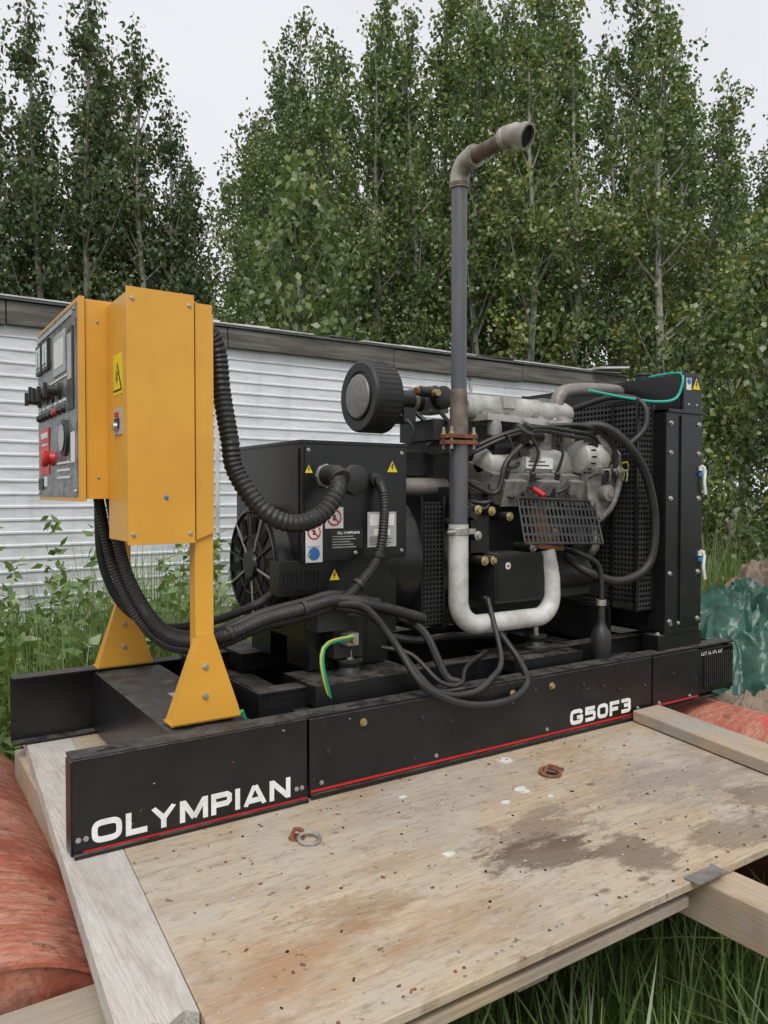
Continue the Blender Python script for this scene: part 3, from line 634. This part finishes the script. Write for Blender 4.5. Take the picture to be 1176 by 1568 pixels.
b.box(1.988,2.0,.075,.087,.36,1.148,BLK); b.box(1.99,2.0,.835,.845,.36,1.145,BLK); b.box(2.08,2.09,.078,.086,.367,1.138,BLK)
MESH=M('mesh_guard_steel',(.035,.035,.037),(.05,.048,.045),rough=.4,dust=.3,bmp=0)
b.perf((2.0,.082,.367),(.08,0,0),(0,0,.771),5,40,.66,.6,MESH)
b.perf((1.993,.087,.367),(0,.10,0),(0,0,.771),6,40,.66,.6,MESH)
b.box(1.990,1.995,.185,.20,.367,1.138,BLK)
b.perf((1.993,.2,.367),(0,.635,0),(0,0,.771),36,40,.66,.6,MESH)
b.box(2.085,2.089,.09,.83,.37,1.13,VOID)
b.build('radiator',G,.0015)
b=MB()
tri(b,(2.265,.0245,1.215),.030,'Y'); b.box(2.205,2.235,.0238,.0248,1.19,1.235,WHT); b.lathe((2.22,.0236,1.222),(0,-1,0),[(0,.012),(.0004,.012)],BLUE,16)
for z in (.885,.56):
    b.tube([(2.285,.012,z+.02),(2.30,.006,z),(2.292,.004,z-.04),(2.304,.006,z-.09)],.006,WHT,6); b.box(2.275,2.31,.010,.017,z,z+.018,WHT); b.box(2.275,2.29,.008,.0175,z-.02,z-.005,BLUE)
b.build('radiator_tags',G)
b=MB()
b.tube([(1.80,.30,1.06),(1.80,.30,1.13),(1.83,.30,1.18),(1.92,.30,1.199),(2.05,.30,1.208),(2.17,.32,1.212),(2.21,.34,1.205)],.026,COOLP,20)
b.lathe((2.14,.316,1.21),(1,0,0),[(0,.028),(.012,.028)],STEEL,20); b.lathe((1.80,.30,1.08),(0,0,1),[(0,.029),(.012,.029)],STEEL,20)
b.tube([(1.9,.4,.5),(2.0,.35,.42),(2.12,.3,.40)],.024,RUB,14)
b.build('coolant_pipe',G)
b=MB()
b.box(2.06,2.32,.03,.10,.215,.27,BLK); b.box(2.06,2.32,.80,.88,.217,.27,BLK)
for x in (2.08,2.13,2.25,2.3): b.bolt((x,.05,.27),(0,0,1),.008,STEEL)
b.box(1.99,2.0,.20,.75,.22,.36,BLK)
b.build('radiator_feet',G,.002)

# ------------------------------------------------------------------ platform
P=empty('plywood_platform')
b=MB()
b.prism([(.044,-.815,-.022),(2.02,-.815,-.022),(2.02,1.05,-.022),(.188,1.05,-.022)],(0,0,.019),PLY); b.build('plywood_deck',P,.002)
b=MB()
rr=random.Random(9)
fr=[(-.064+.119*i/7,-.63+rr.uniform(-.012,.010)) for i in range(8)]
b.prism([(x,y,-.045) for x,y in fr]+[(.185,1.02,-.045),(.05,1.02,-.045)],(0,0,.042),BRD); b.build('edge_board',P,0,smooth=False)
b=MB()
b.prism([(1.675,-.95,.0),(1.815,-.95,.0),(1.995,-.02,.0),(1.855,-.02,.0)],(0,0,.038),LUM); b.box(1.10,1.20,-1.5,-.70,-.118,-.024,LUM); b.box(.02,.12,-.60,1.0,-.14,-.047,LUM); 
b.box(.62,.70,-.75,1.0,-.12,-.046,LUM)
b.build('lumber_beams',P,.004)
b=MB()
b.box(.16,1.06,-.80,-.76,-.070,-.046,LUMX); b.box(.12,1.09,-.79,-.60,-.0445,-.024,LUMX)
b.box(.30,.42,-.76,-.66,-.78,-.072,LUM)
b.box(-1.5,.0,-.62,-.27,-.17,-.13,LUMX); b.box(1.7,3.2,-.70,-.58,-.10,-.04,LUMX)
b.build('support_timbers',P,.004)
b=MB()
def ring(x,y,r,m=STEEL):
    b.tube(None,.005,m,8,path=[V((x+r*math.cos(t),y+r*math.sin(t),.004+.004*math.sin(t))) for t in [i*2*math.pi/24 for i in range(25)]])
ring(.472,-.215,.024); b.lathe((.455,-.185,-.002),(0,0,1),[(0,.02),(.003,.018)],RUST,12)
b.tube([(.44,-.19,.0),(.45,-.185,.02),(.47,-.19,.012)],.005,RUST,8)
ring(1.244,-.221,.028,RUST); b.lathe((1.244,-.221,-.0028),(0,0,1),[(0,.022),(.0006,.022)],VOID,16)
b.tube([(1.22,-.22,.002),(1.26,-.20,.015),(1.29,-.23,.004)],.004,RUST,8)
rr=random.Random(5)
for i in range(60):
    x=rr.uniform(.14,1.65);y=rr.choice((rr.uniform(-.8,-.05),-.78)); b.lathe((x,y,-.0028),(0,0,1),[(0,.0035),(.0015,.003)],rr.choice((RUST,STEEL,VOID)),8)
for i in range(160):
    x=rr.uniform(.14,1.65);y=rr.uniform(-.8,-.03); s_=rr.uniform(.0012,.004); b.ob((x,y,-.0015),(s_*rr.uniform(1,3),s_,.002),(0,0,rr.uniform(0,180)),rr.choice((RUST,BARK,BARK,BRD,VOID)))
b.box(1.04,1.14,-.835,-.80,-.002,.001,ALU2,None)
b.build('deck_hardware',P)
# ------------------------------------------------------------------ tanks
def tank(name,cx,cz,r,y0,y1):
    b=MB(); L=y1-y0
    b.lathe((cx,y0,cz),(0,1,0),[(.012,r*.3),(.012,r*.95),(.0,r*.97),(0,r*.995),(.006,r),(L*.33,r),(L*.333,r*1.006),(L*.345,r*1.006),(L*.348,r),(L*.66,r),(L*.663,r*1.006),(L*.675,r*1.006),(L*.678,r),(L-.01,r),(L,r*.97)],TANK,96)
    o=b.build(name,None,0,30); return o
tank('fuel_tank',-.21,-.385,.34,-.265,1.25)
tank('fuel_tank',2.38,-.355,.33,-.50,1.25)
# ------------------------------------------------------------------ trailer
T=empty('portable_trailer_building')
b=MB(); x0,x1=-5.5,6.13; zt=1.87; z0=-.35; per=.083
prof=[]; z=z0
while z<zt:
    prof+=[(0,z),(0.0,z+per*.66),(-.009,z+per*.74),(-.009,z+per*.86),(0,z+per*.94)]; z+=per
prof=[p for p in prof if p[1]<zt]+[(0,zt)]
xs=[x0+(x1-x0)*i/24 for i in range(25)]
vs=[];fs=[]
for i,x in enumerate(xs):
    for (dy,zz) in prof: vs.append((x,3.6+dy,zz))
n=len(prof)
for i in range(24):
    for j in range(n-1): fs.append((i*n+j,(i+1)*n+j,(i+1)*n+j+1,i*n+j+1))
b.add(vs,fs,SIDE)
vs=[];fs=[]
for k,y in enumerate((3.6,6.0)):
    for (dy,zz) in prof: vs.append((x1-dy,y,zz))
for j in range(n-1): fs.append((j,n+j,n+j+1,j+1))
b.add(vs,fs,SIDE)
b.build('corrugated_siding',T,0,20)
b=MB()
xx=x0
for i in range(8):
    L=(x1+.06-x0)/8; dz=rr.uniform(-.014,.012)
    b.box(xx+.004,xx+L-.004,3.545,3.60,1.855+dz,2.0+dz*.4,ROOFM); xx+=L
b.box(x0,x1+.09,3.53,6.05,2.006,2.022,ROOFT)
for i in range(7):
    a=x0+.2+i*1.65; b.box(a,a+1.2,3.525,3.56,2.0225,2.034,TRIM)
b.box(x1,x1+.05,3.60,6.0,1.855,2.0,ROOFM); b.box(x1-.03,x1+.018,3.582,3.605,z0,1.85,TRIM)
for xj in (-3.1,-.7,1.72,4.12): b.box(xj,xj+.03,3.585,3.590,z0,1.853,TRIM)
for i in range(22):
    a=rr.uniform(1.5,6.0); b.ob((a,3.56,2.035),(rr.uniform(.08,.5),.05,.012),(0,rr.uniform(-4,4),0),rr.choice((ROOFT,TRIM,ROOFM)))
b.ob((5.9,3.6,2.07),(.5,.3,.02),(0,-6,5),TRIM)
b.build('roof_edge',T,.003)
b=MB(); b.box(x0,x1,3.62,5.98,-.40,1.99,ROOFT); b.build('inner_body',T)
# ------------------------------------------------------------------ ground
b=MB()
gm,nt,bb,out=newmat('soil_and_grass'); v=tc(nt)
col=mix(nt,ramp(nt,nz(nt,v,1.3,5,.7),[(.35,0),(.65,1)]),(.05,.08,.025),(.10,.12,.045))
col=mix(nt,ramp(nt,nz(nt,v,9,5,.7),[(.5,0),(.7,.8)]),col,(.07,.055,.035))
nt.links.new(col,bb.inputs['Base Color']); bb.inputs['Roughness'].default_value=.95; bump(nt,bb,nz(nt,v,12,5,.7),.9,.05)
vs=[];fs=[]
co=[-300,-120,-60,-30,-15,-8,-4]+[ -2+i for i in range(0,14)]+[14,18,24,32,45,70,130,300]
for y in co:
    for x in co: vs.append((x,y,-.75+(.06*noise.noise(V((x*.4,y*.4,0))))))
n=len(co)
for j in range(n-1):
    for i in range(n-1): fs.append((j*n+i,j*n+i+1,(j+1)*n+i+1,(j+1)*n+i))
b.add(vs,fs,gm); b.build('ground')
# ------------------------------------------------------------------ vegetation helpers
def quadmesh(name,verts,nq,lv,mat,extra=None):
    me=bpy.data.meshes.new(name); nv=len(verts)
    me.vertices.add(nv); me.vertices.foreach_set('co',verts.astype(np.float32).ravel())
    me.loops.add(nq.size); me.loops.foreach_set('vertex_index',nq.astype(np.int32).ravel())
    me.polygons.add(len(nq)); me.polygons.foreach_set('loop_start',np.arange(0,nq.size,4,dtype=np.int32))
    me.materials.append(mat)
    a=me.attributes.new('lv','FLOAT','POINT'); a.data.foreach_set('value',lv.astype(np.float32))
    me.update(calc_edges=True); me.validate(); return me
def nrm(a): return a/np.maximum(1e-9,np.linalg.norm(a,axis=1,keepdims=True))
def leaf_arrays(c,rng,L,Wd,droop=.6,lvb=None):
    n=len(c); a=rng.normal(size=(n,3)); a[:,2]-=droop; a=nrm(a)
    s=nrm(np.cross(a,rng.normal(size=(n,3)))); nn=np.cross(a,s)
    l=L*rng.uniform(.7,1.25,(n,1)); w=Wd*rng.uniform(.75,1.2,(n,1))
    v=np.stack([c,c+a*l*.4+s*w*.5+nn*w*.12,c+a*l,c+a*l*.4-s*w*.5+nn*w*.12],1).reshape(-1,3)
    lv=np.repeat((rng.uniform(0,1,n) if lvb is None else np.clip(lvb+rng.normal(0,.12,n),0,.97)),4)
    q=np.arange(4*n).reshape(-1,4); return v,q,lv
def tree_mesh(name,seed,H,R,tw,lpt,leaf,crown0,limbs,mat=None):
    rng=np.random.default_rng(seed); b=MB()
    tp=[];x=y=0
    for i in range(9):
        t=i/8; tp.append(V((x,y,H*t))); x+=rng.normal(0,.06)*H/9; y+=rng.normal(0,.06)*H/9
    path=crom(tp,.35); b.tube(None,.0105*H,BARK,8,path=path,taper=.006)
    cs=[];lvb=[]
    def at(t):
        f=t*(len(path)-1); i=min(int(f),len(path)-2); return path[i].lerp(path[i+1],f-i)
    for k in range(limbs):
        t=crown0+(1-crown0)*(k+rng.uniform(0,1))/limbs; t=min(.985,t)
        prof=min(1,.6+1.6*(t-crown0))*(1-t)**.68*1.3+.06
        ln=R*prof*rng.uniform(.45,1.4)*1.1; az=rng.uniform(0,6.283) ; el=math.radians(rng.uniform(35,65)+12*t)
        d=V((math.cos(az)*math.cos(el),math.sin(az)*math.cos(el),math.sin(el)))
        p0=at(t); p1=p0+d*ln*.5+V((0,0,-.02)); p2=p0+d*ln+V((0,0,ln*.10))
        if ln>.25: b.tube([p0,p1,p2],.0024*H*(.5+ln/R*.5),BARK,4,ln/3,taper=.003)
        nt_=max(1,int(tw*ln/R*1.1+.4)); base=rng.uniform(.08,.88)
        for q in range(nt_):
            s=rng.uniform(.3,1.08); c=p0.lerp(p2,s); off=rng.normal(0,.06+.09*ln,3); off[2]*=.8
            cc=np.array(c)+off; m=int(lpt*rng.uniform(.35,1.5))
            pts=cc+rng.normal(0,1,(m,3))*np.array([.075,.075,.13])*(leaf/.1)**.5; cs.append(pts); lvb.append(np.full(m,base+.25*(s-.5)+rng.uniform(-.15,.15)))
    c=np.concatenate(cs); lb=np.concatenate(lvb)
    v,q,lv=leaf_arrays(c,rng,leaf,leaf*.72,.9,lb)
    me=quadmesh(name+'_leaves',v,q,lv,mat or LEAF)
    tr=b.build(name+'_wood',None); wm=tr.data; bpy.data.objects.remove(tr)
    return me,wm,len(c)
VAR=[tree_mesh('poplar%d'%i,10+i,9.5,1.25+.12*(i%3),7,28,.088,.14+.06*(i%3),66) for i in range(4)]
VARD=[tree_mesh('poplar_far%d'%i,20+i,9.5,1.25+.15*(i%2),7,22,.100,.14,62,LEAFD) for i in range(3)]
VARS=[tree_mesh('sapling%d'%i,40+i,4.5,.95,6,22,.095,.04,40) for i in range(2)]
def place(parent,name,var,x,y,h,H0,rz,tilt=(0,0)):
    me,wm,_=var
    s=h/H0
    e=empty(name) if parent is None else parent
    for m,nm in ((me,'foliage'),(wm,'trunk')):
        o=bpy.data.objects.new(nm,m); scene.collection.objects.link(o); o.parent=e
        o.location=(x,y,-.78); o.scale=(s*(1.0),s,s); o.rotation_euler=(tilt[0],tilt[1],rz)
def row(p0,p1,tops,name,parent,rng,jit=.35,H0=9.5,vr=VAR):
    n=len(tops)
    for i,t in enumerate(tops):
        if t is None: continue
        f=i/(n-1) if n>1 else 0
        x=p0[0]+(p1[0]-p0[0])*f+rng.uniform(-jit,jit)*.6; y=p0[1]+(p1[1]-p0[1])*f+rng.uniform(-jit,jit)
        place(parent,name,vr[rng.randrange(len(vr))],x,y,(t+.78)*.97,H0,rng.uniform(0,6.28),(rng.uniform(-.04,.04),rng.uniform(-.04,.04)))
R_=random.Random(11)
row((4.7,9.3),(10.3,5.6),[6.6,7.9,8.4,8.7,8.9,8.7,9.1,8.8,7.5],'poplar_tree',None,R_)
DT=empty('distant_poplar_trees')
row((.75,17.9),(5.3,14.9),[11.2,11.7,12.0,11.6,12.0,11.2,11.0,9.5],'t',DT,R_,.35,9.5,VARD)
row((0,20.5),(6.4,17.2),[11.5,11,12,11,11.6,10.6,9.4],'t',DT,R_,.35,9.5,VARD)
row((5.6,12.3),(15.0,6.1),[7.9,9.0,10.2,10.6,11.0,10.8,11.2,10.9,10.7,9.8,8.3,8.3,8.2],'t',DT,R_)
row((6.5,17.6),(20.8,8.2),[9.2,10.4,12.4,12.6,13.4,13,13.8,13.2,13,12.2,11,9.6,10.2,10.2],'t',DT,R_,.35,9.5,VARD)
row((-3,27),(27,9),[9,9,9.5,9,9.5,9.5,10,11,11,11.5,10.5,10,9],'t',DT,R_,.35,9.5,VARD)
place(None,'poplar_tree',VARS[0],4.1,6.9,5.4,4.5,1.0); place(None,'poplar_tree',VARS[1],5.0,7.4,4.6,4.5,2.2)
row((8.6,4.3),(10.3,3.2),[3.4,4.2,3.9],'poplar_tree',None,R_,.3,4.5,VARS)
rng=np.random.default_rng(5)
n=30000
f=rng.uniform(0,1,n)
base=np.array([[-2.0,16.5],[4.0,10.8],[8.5,7.8],[13.5,5.8],[20,2.5]])
seg=rng.integers(0,4,n); pp=base[seg]+(base[seg+1]-base[seg])*f[:,None]+rng.normal(0,1,(n,2))*np.array([.8,.8])+1.0
hh=-.75+np.abs(rng.normal(0,1,n))*1.0*(.6+.4*np.sin(pp[:,0]*2.1)*np.cos(pp[:,1]*1.7))
c=np.column_stack([pp,hh]); v,q,lv=leaf_arrays(c,rng,.14,.095,.3)
me=quadmesh('undergrowth',v,q,lv*.8,LEAF); o=bpy.data.objects.new('undergrowth',me); scene.collection.objects.link(o)
def grass(name,n,xr,yr,hr,wr,seed,mask=None,mat=GRS,lean=.35,z0=-.76,levels=4):
    rng=np.random.default_rng(seed)
    x=rng.uniform(*xr,n); y=rng.uniform(*yr,n)
    if mask is not None:
        k=mask(x,y); x=x[k];y=y[k]; n=len(x)
    clump=np.array([noise.noise(V((a*1.7,b_*1.7,seed))) for a,b_ in zip(x,y)])
    h=rng.uniform(*hr,n)*(1+.35*clump); w=rng.uniform(*wr,n)
    az=rng.uniform(0,6.283,n); ln=np.abs(rng.normal(0,lean,n))*h
    d=np.column_stack([np.cos(az),np.sin(az),np.zeros(n)]); s=np.column_stack([-np.sin(az),np.cos(az),np.zeros(n)])
    tw=rng.uniform(-1,1,(n,1)); s=nrm(s+d*tw*.8)
    V_=[]
    for k in range(levels):
        t=k/(levels-1); c=np.column_stack([x,y,np.full(n,z0)])+d*(ln*t**2)[:,None]+np.array([0,0,1])*((h*(t-.28*t*t*np.minimum(1,ln/h)))[:,None])
        ww=(w*(1-t**1.6)*.5+.0004)[:,None]; V_+= [c-s*ww,c+s*ww]
    v=np.stack(V_,1).reshape(-1,3); L=2*levels
    q=np.concatenate([np.arange(n)[:,None]*L+np.array([2*k,2*k+1,2*k+3,2*k+2]) for k in range(levels-1)])
    lv=np.repeat(np.clip(.45+.35*clump+rng.normal(0,.2,n),0,1),L)
    me=quadmesh(name,v,q,lv,mat); o=bpy.data.objects.new(name,me); scene.collection.objects.link(o); return o
grass('tall_grass',24000,(-3.5,6.5),(1.3,3.55),(.60,1.2),(.006,.014),1,lambda x,y:(y>1.35)&((x<3.2)|(y>2.2)))
grass('meadow_grass',42000,(3.0,17),(-4,6.5),(.2,.55),(.006,.016),2,lambda x,y:~((x<6.3)&(y>3.5))&~((x<2.9)&(y<1.2)&(y>-.8)))
grass('long_grass',7500,(.2,4.5),(-2.3,-.70),(.25,.62),(.010,.026),3,lambda x,y:(y<-.86)|(x>2.1)|(x<1.0),GRS,.8,-.76,6)
grass('long_grass',260,(1.25,2.6),(-1.5,-.92),(.55,.78),(.010,.020),13,None,GRS,.6,-.76,7)
grass('understory_grass',9000,(-1,3.2),(-.7,1.5),(.1,.5),(.006,.012),4)
grass('seed_stalks',450,(-2.5,3.0),(1.5,3.3),(.9,1.45),(.003,.005),6)
def weeds(name,n,xr,yr,hr,L,seed,mask=None,per=26,rad=.05):
    rng=np.random.default_rng(seed); x=rng.uniform(*xr,n); y=rng.uniform(*yr,n)
    if mask is not None: k=mask(x,y);x=x[k];y=y[k];n=len(x)
    h=rng.uniform(*hr,n); cs=[];lb=[]
    for i in range(n):
        m=per; t=rng.uniform(.1,1,m); r=rad+.13*(1-t)*rng.uniform(.4,1,m); a=rng.uniform(0,6.28,m)
        cs.append(np.column_stack([x[i]+r*np.cos(a),y[i]+r*np.sin(a),-.76+h[i]*t])); lb.append(np.full(m,rng.uniform(.3,.8)))
    v,q,lv=leaf_arrays(np.concatenate(cs),rng,L,L*.5,.1,np.concatenate(lb))
    me=quadmesh(name,v,q,lv,WEED); o=bpy.data.objects.new(name,me); scene.collection.objects.link(o)
weeds('broadleaf_weeds',800,(-3,4.5),(1.4,3.4),(.45,1.1),.10,8)
weeds('tall_fireweed',90,(-1.5,3.5),(1.7,3.3),(1.1,1.5),.07,18,None,60,.01)
weeds('broadleaf_weeds',110,(1.1,3.5),(-2.0,-.95),(.25,.5),.08,9)
weeds('broadleaf_weeds',500,(5,13),(-1,4),(.3,.6),.10,10)
def tarp(name,cx,cy,rx,ry,h,m,seed,z0=-.72):
    vs=[];fs=[];N=150
    for j in range(N+1):
        for i in range(N+1):
            u=i/N*2-1;w=j/N*2-1; r=min(1,(abs(u)**3+abs(w)**3)**(1/3.)); e=max(0,1-r**4)
            p=V((u*rx*2.3,w*ry*2.3,seed))
            wv=V((noise.noise(p*1.7),noise.noise(p*1.7+V((5,5,0))),0))*.6
            q=p+wv
            f=noise.noise(q*1.3)*.35+ (1-2*abs(noise.noise(q*2.4+V((3,1,0)))))*.22+(1-2*abs(noise.noise(q*5)))*.12+(1-2*abs(noise.noise(q*10)))*.06+(1-2*abs(noise.noise(q*19)))*.025
            z=z0+h*e*(.82+.42*f)
            vs.append((cx+u*rx+.07*noise.noise(p*3+V((9,0,0))),cy+w*ry+.07*noise.noise(p*3+V((0,9,0))),z))
    for j in range(N):
        for i in range(N): a=j*(N+1)+i; fs.append((a,a+1,a+N+2,a+N+1))
    b=MB(); b.add(vs,fs,m); return b.build(name,None,0,70)
TG=M('green_tarp_fabric',(.014,.062,.044),(.026,.095,.068),scale=8,rough=.34,bmp=.4,bs=30,bd=.01)
TBR=M('brown_tarp_fabric',(.21,.155,.105),(.11,.08,.06),scale=5,rough=.55,bmp=.5,bs=20,bd=.01)
tarp('green_tarp',3.95,.95,.75,.8,.96,TG,1)
tarp('brown_tarp',6.1,1.75,.75,.6,.95,TBR,4)
tarp('brown_tarp',3.15,.28,.42,.40,.58,TBR,7)
# ------------------------------------------------------------------ light, sky, camera
w=bpy.data.worlds.new('World'); scene.world=w; w.use_nodes=True; nt=w.node_tree; nt.nodes.clear()
sun_dir=V((-.45,-.75,1.15)).normalized(); el=math.asin(sun_dir.z); az=math.atan2(sun_dir.x,sun_dir.y)
sk=nt.nodes.new('ShaderNodeTexSky'); sk.sky_type='NISHITA'; sk.sun_disc=False; sk.sun_elevation=el; sk.sun_rotation=az
sk.air_density=1; sk.dust_density=4
bg1=nt.nodes.new('ShaderNodeBackground'); bg1.inputs[1].default_value=.08
hs=nt.nodes.new('ShaderNodeHueSaturation'); hs.inputs['Saturation'].default_value=.3; nt.links.new(sk.outputs[0],hs.inputs['Color']); nt.links.new(hs.outputs[0],bg1.inputs[0])
t=nt.nodes.new('ShaderNodeTexCoord'); nn=nt.nodes.new('ShaderNodeTexNoise'); nn.inputs['Scale'].default_value=2.2; nn.inputs['Detail'].default_value=5; nt.links.new(t.outputs['Generated'],nn.inputs['Vector'])
cl=ramp(nt,nn.outputs['Fac'],[(.3,(.84,.86,.91)),(.7,(1.0,1.0,1.04))])
bg2=nt.nodes.new('ShaderNodeBackground'); bg2.inputs[1].default_value=1.0; nt.links.new(cl,bg2.inputs[0])
ms=nt.nodes.new('ShaderNodeMixShader'); ms.inputs[0].default_value=.88; nt.links.new(bg1.outputs[0],ms.inputs[1]); nt.links.new(bg2.outputs[0],ms.inputs[2])
wo=nt.nodes.new('ShaderNodeOutputWorld'); nt.links.new(ms.outputs[0],wo.inputs[0])
sl=bpy.data.lights.new('sun','SUN'); sl.energy=2.2; sl.angle=math.radians(30); sl.color=(1,.97,.92)
so=bpy.data.objects.new('sun',sl); scene.collection.objects.link(so); so.rotation_euler=sun_dir.to_track_quat('Z','Y').to_euler()
cam=bpy.data.cameras.new('camera'); co_=bpy.data.objects.new('camera',cam); scene.collection.objects.link(co_)
cam.sensor_fit='VERTICAL'; cam.sensor_height=32; cam.lens=24.04; cam.clip_start=.05; cam.clip_end=1000
co_.location=(-.353,-1.774,.8); co_.rotation_euler=(math.radians(90-1.41),0,math.radians(-33.5)); scene.camera=co_
scene.view_settings.view_transform='Standard'; scene.view_settings.look='None'; scene.view_settings.exposure=0
